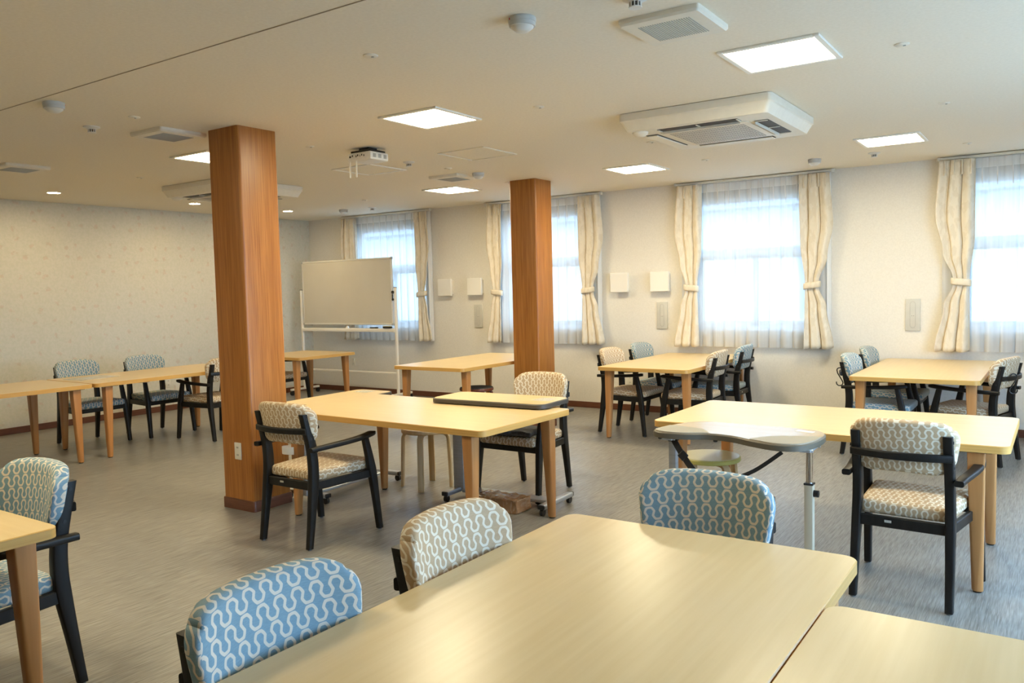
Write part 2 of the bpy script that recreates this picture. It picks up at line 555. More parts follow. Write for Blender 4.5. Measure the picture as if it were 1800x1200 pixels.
        COL.objects.link(o)
        o.location = loc
        o.rotation_euler = (0, 0, rotz)
        if parent:
            o.parent = parent
        if kind:
            o['kind'] = kind
        return o

def tag(o, label, cat=None, group=None, kind=None):
    if label:
        o['label'] = label
    if cat:
        o['category'] = cat
    if group:
        o['group'] = group
    if kind:
        o['kind'] = kind
    return o

def thing(name, label, cat, loc=(0, 0, 0), rotz=0.0, group=None, kind=None):
    o = bpy.data.objects.new(name, None)
    o.empty_display_size = 0.1
    COL.objects.link(o)
    o.location = loc
    o.rotation_euler = (0, 0, rotz)
    return tag(o, label, cat, group, kind)

def dup(root, label, loc, rotz=0.0, group=None):
    r = root.copy()
    COL.objects.link(r)
    r.location = loc
    r.rotation_euler = (0, 0, rotz)
    r['label'] = label
    if group:
        r['group'] = group
    for ch in list(root.children):
        c = ch.copy()
        COL.objects.link(c)
        c.parent = r
        for g in list(ch.children):
            d = g.copy()
            COL.objects.link(d)
            d.parent = c
    return r

def spline(pts, n):
    """Catmull-Rom through pts (tuples of any length), n samples per span"""
    out = []
    k = len(pts)
    for i in range(k - 1):
        p0, p1, p2, p3 = pts[max(i - 1, 0)], pts[i], pts[i + 1], pts[min(i + 2, k - 1)]
        for j in range(n):
            t = j / n
            out.append(tuple(0.5 * (2 * b + (c - a) * t + (2 * a - 5 * b + 4 * c - d) * t * t + (-a + 3 * b - 3 * c + d) * t ** 3)
                             for a, b, c, d in zip(p0, p1, p2, p3)))
    out.append(tuple(pts[-1]))
    return out

def lerp_tab(tab, x):
    if x <= tab[0][0]:
        return tab[0][1]
    for (a, va), (b, vb) in zip(tab, tab[1:]):
        if x <= b:
            t = (x - a) / (b - a)
            t = t * t * (3 - 2 * t)
            return va + (vb - va) * t
    return tab[-1][1]

# ------------------------------------------------------------------ room shell
H, WY, LX, RX, BY = 2.65, 8.88, -9.86, 1.3, -3.2
WIN_X = [-8.17, -5.50, -2.83, -0.16]
WZ0, WZ1, WHALF = 0.975, 2.42, 0.665

b = MB(); b.box(((LX + RX) / 2, (BY + WY) / 2, -0.05), (RX - LX + 0.4, WY - BY + 0.4, 0.1))
tag(b.build('floor', M['floor'], kind='structure'), 'grey-brown streaky vinyl floor', 'floor')
b = MB(); b.box(((LX + RX) / 2, (BY + WY) / 2, H + 0.05), (RX - LX + 0.4, WY - BY + 0.4, 0.1))
tag(b.build('ceiling', M['ceiling'], kind='structure'), 'off-white papered ceiling', 'ceiling')

b = MB()
T = 0.16
yc = WY + T / 2
x0, x1 = LX, RX
b.box(((x0 + x1) / 2, yc, WZ0 / 2), (x1 - x0, T, WZ0))
b.box(((x0 + x1) / 2, yc, (WZ1 + H) / 2), (x1 - x0, T, H - WZ1))
edges = [x0] + [e for w in WIN_X for e in (w - WHALF, w + WHALF)] + [x1]
for i in range(0, len(edges), 2):
    b.box(((edges[i] + edges[i + 1]) / 2, yc, (WZ0 + WZ1) / 2), (edges[i + 1] - edges[i], T, WZ1 - WZ0))
tag(b.build('wall_window_side', M['wall'], kind='structure'), 'cream papered wall with four curtained windows', 'wall')
b = MB(); b.box((LX - 0.06, (BY + WY) / 2, H / 2), (0.12, WY - BY + 0.3, H))
tag(b.build('wall_left', M['leafwall'], kind='structure'), 'pale wall papered with faint pink leaves', 'wall')
b = MB(); b.box(((LX + RX) / 2, BY - 0.06, H / 2), (RX - LX, 0.12, H))
tag(b.build('wall_back', M['wall'], kind='structure'), 'cream papered wall behind the camera', 'wall')
# right wall with wide garden windows (outside the frame): the cool daylight on the near floor comes in here
b = MB()
ry0, ry1, rz0, rz1 = 1.8, 6.4, 0.7, 2.1
b.box((RX + 0.08, (BY + WY) / 2, rz0 / 2), (T, WY - BY, rz0))
b.box((RX + 0.08, (BY + WY) / 2, (rz1 + H) / 2), (T, WY - BY, H - rz1))
b.box((RX + 0.08, (BY + ry0) / 2, (rz0 + rz1) / 2), (T, ry0 - BY, rz1 - rz0))
b.box((RX + 0.08, (ry1 + WY) / 2, (rz0 + rz1) / 2), (T, WY - ry1, rz1 - rz0))
tag(b.build('wall_right', M['wall'], kind='structure'), 'cream wall with wide garden windows', 'wall')
w5 = thing('window_5', 'wide garden window of the right-hand wall', 'window', (RX + 0.1, (ry0 + ry1) / 2, rz0), 0, kind='structure')
b = MB()
hl = (ry1 - ry0) / 2
for yy in (-hl + 0.03, -hl / 3, hl / 3, hl - 0.03):
    b.box((0, yy, (rz1 - rz0) / 2), (0.05, 0.06, rz1 - rz0))
for zz in (0.03, rz1 - rz0 - 0.03):
    b.box((0, 0, zz), (0.05, 2 * hl, 0.06))
b.build('window_frame', M['alu'], w5)
b = MB(); b.box((0, 0, (rz1 - rz0) / 2), (0.006, 2 * hl, rz1 - rz0))
b.build('pane', M['glass'], w5)

b = MB(); b.box(((LX + RX) / 2, WY - 0.006, 0.0375), (RX - LX, 0.012, 0.075), 0.003, 1)
tag(b.build('baseboard_window_side', M['base'], kind='structure'), 'dark red-brown skirting under the windows', 'baseboard')
b = MB(); b.box((LX + 0.006, (BY + WY) / 2, 0.0375), (0.012, WY - BY, 0.075), 0.003, 1)
tag(b.build('baseboard_left', M['base'], kind='structure'), 'dark red-brown skirting along the leaf-papered wall', 'baseboard')
b = MB(); b.box(((LX + RX) / 2, 2.40, H - 0.0015), (RX - LX - 0.02, 0.005, 0.003))
tag(b.build('trim_1', M['seam'], kind='structure'), 'thin expansion joint strip across the ceiling', 'trim')

# windows
for i, wx in enumerate(WIN_X):
    w = thing('window_%d' % (i + 1), 'white sliding window behind sheer curtains', 'window', (wx, WY + 0.10, WZ0), 0, kind='structure')
    hh = WZ1 - WZ0
    b = MB()
    for sx in (-1, 1):
        b.box((sx * (WHALF - 0.025), 0, hh / 2), (0.05, 0.07, hh))
    b.box((0, 0, 0.025), (2 * WHALF, 0.07, 0.05)); b.box((0, 0, hh - 0.01), (2 * WHALF, 0.07, 0.02))
    b.build('window_frame', M['alu'], w)
    b = MB(); b.box((0, 0, 0.875), (2 * WHALF, 0.08, 0.085), 0.004, 1)
    b.build('transom', M['alu'], w)
    for sx, yy in ((-1, -0.015), (1, 0.015)):
        b = MB()
        cx, wd, z0, z1 = sx * 0.305, 0.64, 0.05, 0.835
        for s2 in (-1, 1):
            b.box((cx + s2 * (wd / 2 - 0.022), yy, (z0 + z1) / 2), (0.044, 0.028, z1 - z0), 0.003, 1)
        b.box((cx, yy, z0 + 0.03), (wd, 0.028, 0.06)); b.box((cx, yy, z1 - 0.02), (wd, 0.028, 0.04))
        sash = b.build('sash', M['alu'], w)
        b = MB(); b.box((cx, yy, (z0 + z1) / 2), (wd - 0.05, 0.006, z1 - z0 - 0.06))
        b.build('pane', M['glass'], sash)
    b = MB(); b.box((0, 0, 1.17), (2 * WHALF - 0.1, 0.006, 0.5))
    b.build('transom_pane', M['glass'], w)
    b = MB(); b.box((0, -0.075, 0.008), (2 * WHALF + 0.02, 0.09, 0.016), 0.003, 1)
    b.build('sill', M['trim_white'], w)

# the two wood-clad pillars
for k, (px, py, lab) in enumerate(((-4.79, 3.735, 'near wood-clad square pillar with a white power outlet'), (-4.755, 7.405, 'far wood-clad square pillar in front of the second window'))):
    p = thing('pillar', lab, 'pillar', (px, py, 0), 0, kind='structure')
    b = MB(); b.loft([[(x, y, z) for x, y in rr(0.33, 0.33, 0.022, 4)] for z in (0.0, H)])
    b.build('cladding', M['pillar'], p)
    b = MB(); b.loft([[(x, y, z) for x, y in rr(0.346 - 0.006 * (z > 0.07), 0.346 - 0.006 * (z > 0.07), 0.02, 4)] for z in (0.0, 0.068, 0.075)])
    b.build('plinth', M['base'], p)

# outside
b = MB(); b.box((-4, 24, -0.35), (90, 60, 0.1))  # ground below the sills, never in view, added to bounce daylight
tag(b.build('yard', M['yard'], kind='structure'), 'pale concrete yard outside, unseen, added for bounced light', 'ground')
h = thing('house', 'pale house with grey roof seen faintly outside through the sheers', 'house', (-10, 17.5, -0.3))
b = MB(); b.box((0, 0, 1.55), (34, 6, 3.1)); b.build('house_wall', M['house'], h)
b = MB(); b.loft([[(-17.6, -3.6, 3.1), (17.6, -3.6, 3.1), (17.6, 3.6, 3.1), (-17.6, 3.6, 3.1)], [(-17.6, -3.6, 3.25), (17.6, -3.6, 3.25), (17.6, 3.6, 3.25), (-17.6, 3.6, 3.25)], [(-16, -0.2, 3.9), (16, -0.2, 3.9), (16, 0.2, 3.9), (-16, 0.2, 3.9)]])
b.build('roof', M['roof'], h)
for wx in (-13, -9, -5, -1, 3, 7, 11):
    b = MB(); b.box((wx, -3.02, 1.8), (1.6, 0.08, 1.1)); b.build('far_window', M['house_glass'], h)

# ------------------------------------------------------------------ curtains
def curtain_sheet(xl, xr, z0, z1, y0, amp, nf, nx, nz, ph=0.0, ampt=None, sharp=1.0, hem=0.0, skew=0.0):
    """hanging cloth: xl(z), xr(z) edges; nf folds"""
    bm = bmesh.new()
    grid = []
    for j in range(nz + 1):
        z = z0 + (z1 - z0) * j / nz
        row = []
        for i in range(nx + 1):
            s = i / nx
            a = amp * (lerp_tab(ampt, z) if ampt else 1)
            w = 2 * PI * nf * s + ph + 0.5 * math.sin(3.1 * s + 1.3 * z)
            f = math.sin(w)
            f = math.copysign(abs(f) ** sharp, f) + 0.25 * math.sin(2.3 * w + 1.1)
            l, r = xl(z), xr(z)
            x = l + (r - l) * s + 0.18 * (r - l) / max(nf, 1) * math.sin(w + 1.2)
            zz = z + (hem * math.sin(w * 1.0) if j == 0 else 0)
            row.append(bm.verts.new((x, y0 + a * f + skew * s, zz)))
        grid.append(row)
    for j in range(nz):
        for i in range(nx):
            bm.faces.new((grid[j][i], grid[j][i + 1], grid[j + 1][i + 1], grid[j + 1][i]))
    m = MB(); m.bm.free(); m.bm = bm
    return m

RZ = 2.615
wname = ['first window from the corner, behind the whiteboard', 'second window, behind the far pillar', 'third window, the one with a full view', 'fourth window, cut by the right edge']
wshort = ['first window behind the whiteboard', 'second window behind the far pillar', 'third window from the corner', 'rightmost window']
for i, wx in enumerate(WIN_X):
    r = thing('curtain_rail', 'white double curtain rail over the ' + wname[i], 'curtain rail', (wx, 0, 0), 0, 'curtain rails over the windows')
    b = MB(); b.box((0, 8.80, 2.632), (1.69, 0.05, 0.022), 0.004, 1); b.box((0, 8.855, 2.632), (1.66, 0.02, 0.018), 0.003, 1); b.build('track', M['off_white'], r)
    for sx in (-0.855, 0.855):
        b = MB(); b.box((sx, 8.80, 2.63), (0.03, 0.045, 0.04), 0.006, 2); b.build('end_cap', M['white_plastic'], r)
    for sx in (-0.6, 0.0, 0.6):
        b = MB(); b.box((sx, 8.845, 2.640), (0.02, 0.07, 0.012)); b.build('bracket', M['white_plastic'], r)
    # sheer
    s = thing('sheer_curtain', 'white pleated sheer curtain hanging in the ' + wname[i], 'curtain', (wx, 0, 0), 0, 'sheer curtains')
    hw = 0.80
    m = curtain_sheet(lambda z: -hw, lambda z: hw, 0.80, 2.525, 8.835, 0.016, 13, 320, 26, ph=i, ampt=[(0.8, 1.25), (1.6, 1.0), (2.3, 0.8), (2.525, 0.5)])
    m.build('sheer_panel', M['sheer'], s, smooth=180)
    m = curtain_sheet(lambda z: -hw, lambda z: hw, 2.525, 2.615, 8.835, 0.008, 13, 320, 3, ph=i)
    m.build('header_tape', M['header'], s, smooth=180)
    for k in range(13):
        px = -hw + 2 * hw * (k + 0.45) / 13
        b = MB(); b.bar([(px, 8.828, 2.612), (px + 0.003, 8.824, 2.50), (px + 0.006, 8.826, 2.36)], [(0.02, 0.012), (0.014, 0.010), (0.007, 0.005)], 0.003, Vector((0, 1, 0)))
        b.build('pinch_pleat', M['header'], s)
    # side return of the sheer to the wall
    bm = bmesh.new(); rows = []
    for j in range(25):
        z = 0.80 + 1.815 * j / 24
        rows.append([bm.verts.new((0.81 + 0.022 * math.sin(k * 1.1) * (0.6 + 0.4 * math.sin(z)) , 8.865 - 0.065 * k / 5 - 0.008, z)) for k in range(6)])
    for j in range(24):
        for k in range(5):
            bm.faces.new((rows[j][k], rows[j][k + 1], rows[j + 1][k + 1], rows[j + 1][k]))
    mb = MB(); mb.bm.free(); mb.bm = bm
    mb.build('side_return', M['header'], s, smooth=180)
    # drapes
    for side in (-1, 1):
        if i == 3 and side == 1:
            continue
        jit = 0.02 * math.sin(i * 2.1 + side)
        outer_top, inner_top = 0.83, 0.56 + jit
        outer_tie, inner_tie = 0.735 + jit, 0.605 + jit
        outer_bot, inner_bot = 0.865, 0.60 + jit
        to = [(0.81, outer_bot), (1.25, 0.79), (1.44, outer_tie), (1.50, outer_tie), (1.75, 0.80), (2.1, 0.86), (2.61, outer_top)]
        ti = [(0.81, inner_bot), (1.44, inner_tie), (1.50, inner_tie), (1.9, 0.565 + jit), (2.61, inner_top)]
        fo = lambda z, to=to, side=side: side * lerp_tab(to, z)
        fi = lambda z, ti=ti, side=side: side * lerp_tab(ti, z)
        xl, xr = (fo, fi) if side < 0 else (fi, fo)
        d = thing('drape', 'cream patterned drape tied back at the %s of the %s' % ('left' if side < 0 else 'right', wshort[i]), 'curtain', (wx, 0, 0), 0, 'tied-back drapes')
        m = curtain_sheet(xl, xr, 0.81, 2.612, 8.762, 0.030, 2.7, 110, 60, ph=i * 1.7 + side, ampt=[(0.81, 1.15), (1.3, 0.7), (1.47, 0.45), (1.65, 0.7), (2.4, 1.0), (2.612, 0.75)], sharp=0.8, hem=0.012)
        c = m.build('cloth', M['drape'], d, smooth=180)
        so = c.modifiers.new('thickness', 'SOLIDIFY'); so.thickness = 0.003; so.offset = 0
        cx, hwid = side * (outer_tie + inner_tie) / 2, (outer_tie - inner_tie) / 2 + 0.018
        b = MB()
        ring = []
        for zz, ex in ((1.432, 0.0), (1.445, 0.004), (1.485, 0.004), (1.498, 0.0)):
            ring.append([(cx + (hwid + ex) * math.copysign(abs(math.cos(a)) ** 0.6, math.cos(a)), 8.762 + (0.038 + ex) * math.copysign(abs(math.sin(a)) ** 0.6, math.sin(a)), zz + 0.012 * side * math.cos(a)) for a in [2 * PI * k / 28 for k in range(28)]])
        b.loft(ring, 0, cap=False)
        o = b.build('tieback', M['drape'], d, smooth=60)
        so = o.modifiers.new('thickness', 'SOLIDIFY'); so.thickness = 0.004
        for k in range(4):
            px = fo(2.6) + (fi(2.6) - fo(2.6)) * (k + 0.5) / 4
            b = MB(); b.bar([(px, 8.745, 2.606), (px, 8.735, 2.53), (px, 8.742, 2.47)], [(0.016, 0.03), (0.012, 0.02), (0.02, 0.03)], 0.005, Vector((0, 1, 0)))
            b.build('pinch_pleat', M['drape'], d)

# ------------------------------------------------------------------ ceiling lights
panel0 = None
plist = [(-1.205, 4.24, 'square ceiling light nearest the camera, above the right tables'),
         (-3.505, 4.25, 'square ceiling light left of the near air conditioner, lit'),
         (-3.49, 7.36, 'square ceiling light above the table by the third window'),
         (-1.20, 7.36, 'square ceiling light above the table at far right'),
         (-5.80, 7.38, 'square ceiling light beside the far pillar, left of it'),
         (-5.84, 4.26, 'square ceiling light half hidden by the near pillar'),
         (-3.5, 1.12, 'unseen square ceiling light above the aisle, added to brighten the left side'),  # this and the next: unseen panels added because the left needs more light
         (-5.84, 1.12, 'unseen square ceiling light above the left aisle, added to brighten the left side')]
for x, y, lab in plist:
    if panel0 is None:
        panel0 = thing('ceiling_light', lab, 'ceiling light', (x, y, H), 0, 'square ceiling lights')
        b = MB()
        for s in (-1, 1):
            b.box((s * 0.231, 0, -0.006), (0.03, 0.492, 0.012), 0.003, 1)
            b.box((0, s * 0.231, -0.006), (0.432, 0.03, 0.012), 0.003, 1)
        b.build('frame', M['trim_white'], panel0)
        b = MB(); b.box((0, 0, -0.005), (0.432, 0.432, 0.006)); b.build('diffuser', M['panel'], panel0)
    else:
        dup(panel0, lab, (x, y, H))

def vent(x, y, lab, first=None):
    if first:
        return dup(first, lab, (x, y, H))
    v = thing('ceiling_vent', lab, 'vent', (x, y, H), 0, 'square ceiling vents')
    b = MB(); b.loft([[(a, c, z) for a, c in rr(w, w, 0.012, 3)] for w, z in ((0.366, 0.0), (0.366, -0.018), (0.35, -0.028))])
    b.build('cover', M['off_white'], v)
    b = MB()
    for k in range(22):
        b.box((-0.115 + 0.23 * k / 21, 0, -0.0285), (0.0042, 0.235, 0.003))
    b.build('grille', M['vent_slot'], v)
    return v
v0 = vent(-1.44, 3.44, 'square ceiling vent at the top beside the nearest light')
vent(-5.22, 3.45, 'square ceiling vent just left of the near pillar top', v0)
vent(-7.43, 3.47, 'square ceiling vent at the left edge', v0)
vent(-5.13, 6.56, 'square ceiling vent above the light by the far pillar', v0)

def cassette(x, y, lab):
    a = thing('air_conditioner', lab, 'air conditioner', (x, y, H), 0, 'ceiling air conditioners')
    b = MB()
    b.loft([[(p, q, z) for p, q in rr(w, w, 0.03, 4)] for w, z in ((1.0, 0.0), (1.02, -0.004), (1.02, -0.05), (1.005, -0.056), (1.0, -0.06), (0.945, -0.115), (0.93, -0.118))])
    b.build('body', M['off_white'], a)
    b = MB()
    b.loft([[(p, q, z) for p, q in rr(w, w, 0.01, 2)] for w, z in ((0.60, -0.116), (0.60, -0.124), (0.59, -0.126))])
    g = b.build('intake_panel', M['off_white'], a)
    b = MB()
    for k in range(30):
        b.box((-0.25 + 0.50 * k / 29, 0, -0.1262), (0.007, 0.50, 0.002))
    for k in range(8):
        b.box((0, -0.25 + 0.50 * k / 7, -0.1262), (0.50, 0.003, 0.002))
    b.build('grille', M['trim_dark'], g)
    for k, ang in enumerate((0, PI / 2, PI, -PI / 2)):
        rot = Matrix.Rotation(ang, 4, 'Z')
        b = MB(); b.box(rot @ Vector((0, -0.375, -0.118)), (0.54, 0.085, 0.006), 0, 1, 0, rot.to_3x3())
        slot = b.build('outlet_slot', M['grille_dark'], a)
        b = MB()
        if k in (0, 1):
            b.box(rot @ Vector((0, -0.336, -0.128)), (0.53, 0.006, 0.022), 0.002, 1, 0, rot.to_3x3())
            for q in (-0.265, 0.0, 0.265):
                b.box(rot @ Vector((q, -0.375, -0.123)), (0.008, 0.08, 0.006), 0, 1, 0, rot.to_3x3())
        else:
            b.box(rot @ Vector((0, -0.375, -0.126)), (0.53, 0.078, 0.008), 0.003, 1, 0, rot.to_3x3())
        b.build('louvre', M['off_white'], slot)
    b = MB(); b.lathe([(0.001, -0.15), (0.03, -0.146), (0.052, -0.128), (0.055, -0.112)], (-0.40, -0.40, 0), 20)
    b.build('sensor_dome', M['off_white'], a)
    return a
ac = cassette(-1.985, 5.50, 'white ceiling air conditioner in clear view at right')
dup(ac, 'white ceiling air conditioner half hidden behind the near pillar', (-7.26, 5.52, H))

# downlights
dl = None
for x, y, lab in ((-8.93, 4.51, 'round downlight nearest the left edge'), (-8.87, 6.17, 'round downlight just left of the near pillar'), (-8.845, 7.6, 'round downlight just right of the near pillar, by the corner')):
    if dl is None:
        dl = thing('downlight', lab, 'downlight', (x, y, H), 0, 'round downlights')
        b = MB(); b.lathe([(0.075, 0.0), (0.075, -0.006), (0.062, -0.008), (0.06, -0.002)], n=28); b.build('ring', M['trim_white'], dl)
        b = MB(); b.cyl((0, 0, -0.004), 0.058, 0.004, 28); b.build('lens', M['spot'], dl)
    else:
        dup(dl, lab, (x, y, H))

# detectors, sprinklers, discs
def detector(x, y, lab, dome=True):
    d = thing('smoke_detector', lab, 'smoke detector', (x, y, H), math.radians(-120), 'ceiling smoke detectors')
    b = MB(); b.lathe([(0.058, 0.0), (0.06, -0.004), (0.059, -0.02), (0.057, -0.021), (0.056, -0.036), (0.05, -0.037)]); b.build('base', M['grey_plastic'], d)
    b = MB(); b.lathe([(0.05, -0.036), (0.047, -0.042), (0.03, -0.056), (0.012, -0.060), (0.001, -0.060)] if dome else [(0.05, -0.036), (0.05, -0.04), (0.036, -0.05), (0.001, -0.053)]); b.build('dome', M['white_plastic'], d)
    b = MB(); b.box((0.058, 0.0, -0.010), (0.006, 0.008, 0.010), 0.002, 1); b.build('indicator', M['red'], d)
    return d
d0 = detector(-1.93, 2.97, 'large white smoke detector with a red indicator, top centre')
for x, y, lab in ((-4.89, 2.50, 'white smoke detector under the ceiling joint at upper left'), (-4.80, 6.53, 'white smoke detector right of the vent by the far pillar'), (-8.235, 8.05, 'white smoke detector above the left drape of the first window'), (-1.967, 8.02, 'white smoke detector above the right drape of the third window')):
    dup(d0, lab, (x, y, H), math.radians(60))

def sensor(x, y, lab):
    s = thing('heat_sensor', lab, 'heat sensor', (x, y, H), 0, 'small ceiling heat sensors')
    b = MB(); b.lathe([(0.052, 0.0), (0.052, -0.006), (0.03, -0.016), (0.024, -0.018)]); b.build('base', M['white_plastic'], s)
    b = MB(); b.lathe([(0.022, -0.017), (0.022, -0.034), (0.001, -0.034)], n=16); b.build('cage_core', M['grille_dark'], s)
    b = MB()
    for k in range(10):
        a = 2 * PI * k / 10
        b.box((0.0235 * math.cos(a), 0.0235 * math.sin(a), -0.027), (0.004, 0.004, 0.02), 0, 1, 0, Matrix.Rotation(a, 3, 'Z'))
    b.lathe([(0.027, -0.036), (0.027, -0.040), (0.001, -0.042)], n=18)
    b.build('cage', M['white_plastic'], s)
    return s
s0 = sensor(-1.44, 3.05, 'small heat sensor at the very top beside the nearest vent')
for x, y, lab in ((-5.39, 2.995, 'small heat sensor with a slotted tip, upper left'), (-4.84, 5.55, 'small heat sensor right of the projector'), (-7.76, 8.12, 'small heat sensor above the first window'), (-1.446, 8.02, 'small heat sensor below the light at far right')):
    dup(s0, lab, (x, y, H))

pl0 = None
for x, y, lab in ((-2.81, 2.967, 'small round ceiling fixture left of the large smoke detector'), (-2.78, 4.447, 'small round ceiling fixture right of the brightest middle light'), (-0.68, 4.452, 'small round ceiling fixture right of the nearest light'),
                  (-0.674, 6.097, 'small round ceiling fixture right of the near air conditioner'), (-4.907, 3.007, 'small round ceiling fixture above the vent by the near pillar'), (-4.889, 4.447, 'small round ceiling fixture right of the near pillar top'),
                  (-2.763, 6.102, 'small round ceiling fixture under the near air conditioner'), (-2.768, 7.314, 'small round ceiling fixture above the third window'), (-7.20, 7.407, 'small round ceiling fixture near the first window'),
                  (-7.305, 4.507, 'small round ceiling fixture above the far left downlight'), (-0.711, 8.028, 'small round ceiling fixture above the rightmost window'), (-4.98, 7.309, 'small round ceiling fixture beside the far pillar top'), (-4.819, 6.082, 'small round ceiling fixture above the vent by the far pillar')):
    if pl0 is None:
        pl0 = thing('ceiling_fixture', lab, 'ceiling fixture', (x, y, H), 0, 'small round ceiling discs')
        b = MB(); b.lathe([(0.036, 0.0), (0.036, -0.003), (0.03, -0.007), (0.001, -0.008)], n=20); b.build('disc', M['off_white'], pl0)
        b = MB(); b.box((0.012, 0, -0.009), (0.012, 0.008, 0.004)); b.build('clip', M['vent_slot'], pl0)
    else:
        dup(pl0, lab, (x, y, H))

def hatch(x, y, lab, m, fw):
    h = thing('access_hatch', lab, 'access hatch', (x, y, H), 0, 'ceiling access hatches')
    b = MB()
    for s in (-1, 1):
        b.box((s * 0.236, 0, -0.004), (fw, 0.49, 0.008), 0.002, 1); b.box((0, s * 0.236, -0.004), (0.472 - fw, fw, 0.008), 0.002, 1)
    b.build('hatch_frame', m, h)
    b = MB(); b.box((0, 0, -0.0015), (0.46, 0.46, 0.003)); b.build('hatch_door', M['ceiling'], h)
    return h
hatch(-5.40, 5.63, 'white framed ceiling hatch behind the projector', M['trim_white'], 0.022)
hatch(-4.12, 5.60, 'faint ceiling hatch with a thin edge, right of the projector', M['off_white'], 0.010)

# projector hung under the ceiling
pj = thing('projector', 'white projector mounted on the ceiling', 'projector', (-4.63, 4.82, H), math.radians(0))
b = MB(); b.rbox((0.125, 0.105, 0.034), 0.015, 5, lambda v: v + Vector((0, 0, -0.072))); b.build('case', M['white_plastic'], pj)
b = MB(); b.box((0, 0, -0.031), (0.21, 0.18, 0.016), 0.004, 1); b.box((0, 0, -0.012), (0.10, 0.10, 0.024)); b.build('ceiling_bracket', M['plastic_black'], pj)
b = MB()
for k, (px, w) in enumerate(((-0.095, 0.018), (-0.07, 0.010), (-0.03, 0.008), (-0.012, 0.010), (0.012, 0.004), (0.032, 0.008), (0.055, 0.008))):
    b.box((px, -0.105, -0.070 + 0.006 * (k % 2)), (w, 0.004, 0.014))
b.build('port_panel', M['plastic_black'], pj)
b = MB()
for k in range(3):
    b.box((0.125, -0.06 + 0.06 * k, -0.072), (0.003, 0.032, 0.03))
b.build('side_vent', M['vent_slot'], pj)
for px, py in ((-0.115, -0.09), (-0.045, -0.09)):
    b = MB(); b.bar([(px, py, -0.10), (px, py, -0.23)], (0.014, 0.006), 0.002, Vector((0, 1, 0))); b.build('cable_strip', M['white_plastic'], pj)

# ------------------------------------------------------------------ wall fittings
def cover(x, lab):
    c = thing('vent_cover', lab, 'vent cover', (x, WY, 1.548), 0, 'white wall vent covers')
    b = MB(); b.box((0, -0.02, 0), (0.20, 0.04, 0.19), 0.004, 1); b.build('back_box', M['off_white'], c)
    b = MB(); b.loft([[(p, y, q) for p, q in rr(w, w, 0.008, 2)] for w, y in ((0.20, -0.035), (0.232, -0.055), (0.232, -0.085), (0.224, -0.09))]); b.build('front_plate', M['trim_white'], c)
    return c
c0 = cover(-7.10, 'square white vent cover right of the first window, left one of the pair')
for x, lab in ((-6.585, 'square white vent cover beside the drape of the second window'), (-4.42, 'square white vent cover right of the second window, left one of its pair'), (-3.90, 'square white vent cover beside the left drape of the third window')):
    dup(c0, lab, (x, WY, 1.548))

def plate(x, lab):
    p = thing('tall_wall_plate', lab, 'wall plate', (x, WY, 1.152), 0, 'tall grey wall plates')  # a plain wall plate, gives no light
    b = MB(); b.box((0, -0.009, 0), (0.135, 0.018, 0.315), 0.004, 2); b.build('plate', M['plate_grey'], p)
    b = MB()
    path = [(0.024 * math.cos(a), -0.0185, s * 0.105 + 0.024 * math.sin(a)) for s, a0 in ((1, 0), (-1, PI)) for a in [a0 + PI * k / 8 for k in range(9)]]
    b.tube(path + [path[0]], 0.0014, 6); b.build('slot_outline', M['vent_slot'], p)
    b = MB(); b.cyl((-0.008, -0.019, -0.01), 0.004, 0.004, 10, 0, 'y'); b.cyl((0.008, -0.019, -0.01), 0.004, 0.004, 10, 0, 'y'); b.build('button', M['trim_dark'], p)
    return p
p0 = plate(-6.58, 'tall grey wall plate below the vent cover of the second window')
p0.name = 'wall_plate'
for x, lab in ((-3.90, 'tall grey wall plate left of the third window'), (-1.24, 'tall grey wall plate left of the rightmost window')):
    dup(p0, lab, (x, WY, 1.152))

def outlet(loc, rotz, lab, w=0.07, hgt=0.12):
    o = thing('power_outlet', lab, 'power outlet', loc, rotz)
    b = MB(); b.box((0, -0.004, 0), (w, 0.008, hgt), 0.004, 2); b.build('cover_plate', M['outlet'], o)
    for s in (-1, 1):
        b = MB()
        for q in (-0.006, 0.006):
            b.box((q, -0.009, s * hgt * 0.22), (0.003, 0.003, 0.012))
        b.build('socket', M['slot'], o)
    return o
outlet((-4.79 + 0.02, 3.57, 0.418), 0, 'white double power outlet low on the near pillar')
outlet((-8.98, WY, 0.459), 0, 'white power outlet low on the wall behind the whiteboard')
outlet((-4.33, WY, 0.37), 0, 'small white power outlet low on the wall behind the beige chair by the third window')
outlet((LX, 6.32, 0.37), PI / 2, 'power outlet low on the leaf-papered wall behind the left tables')

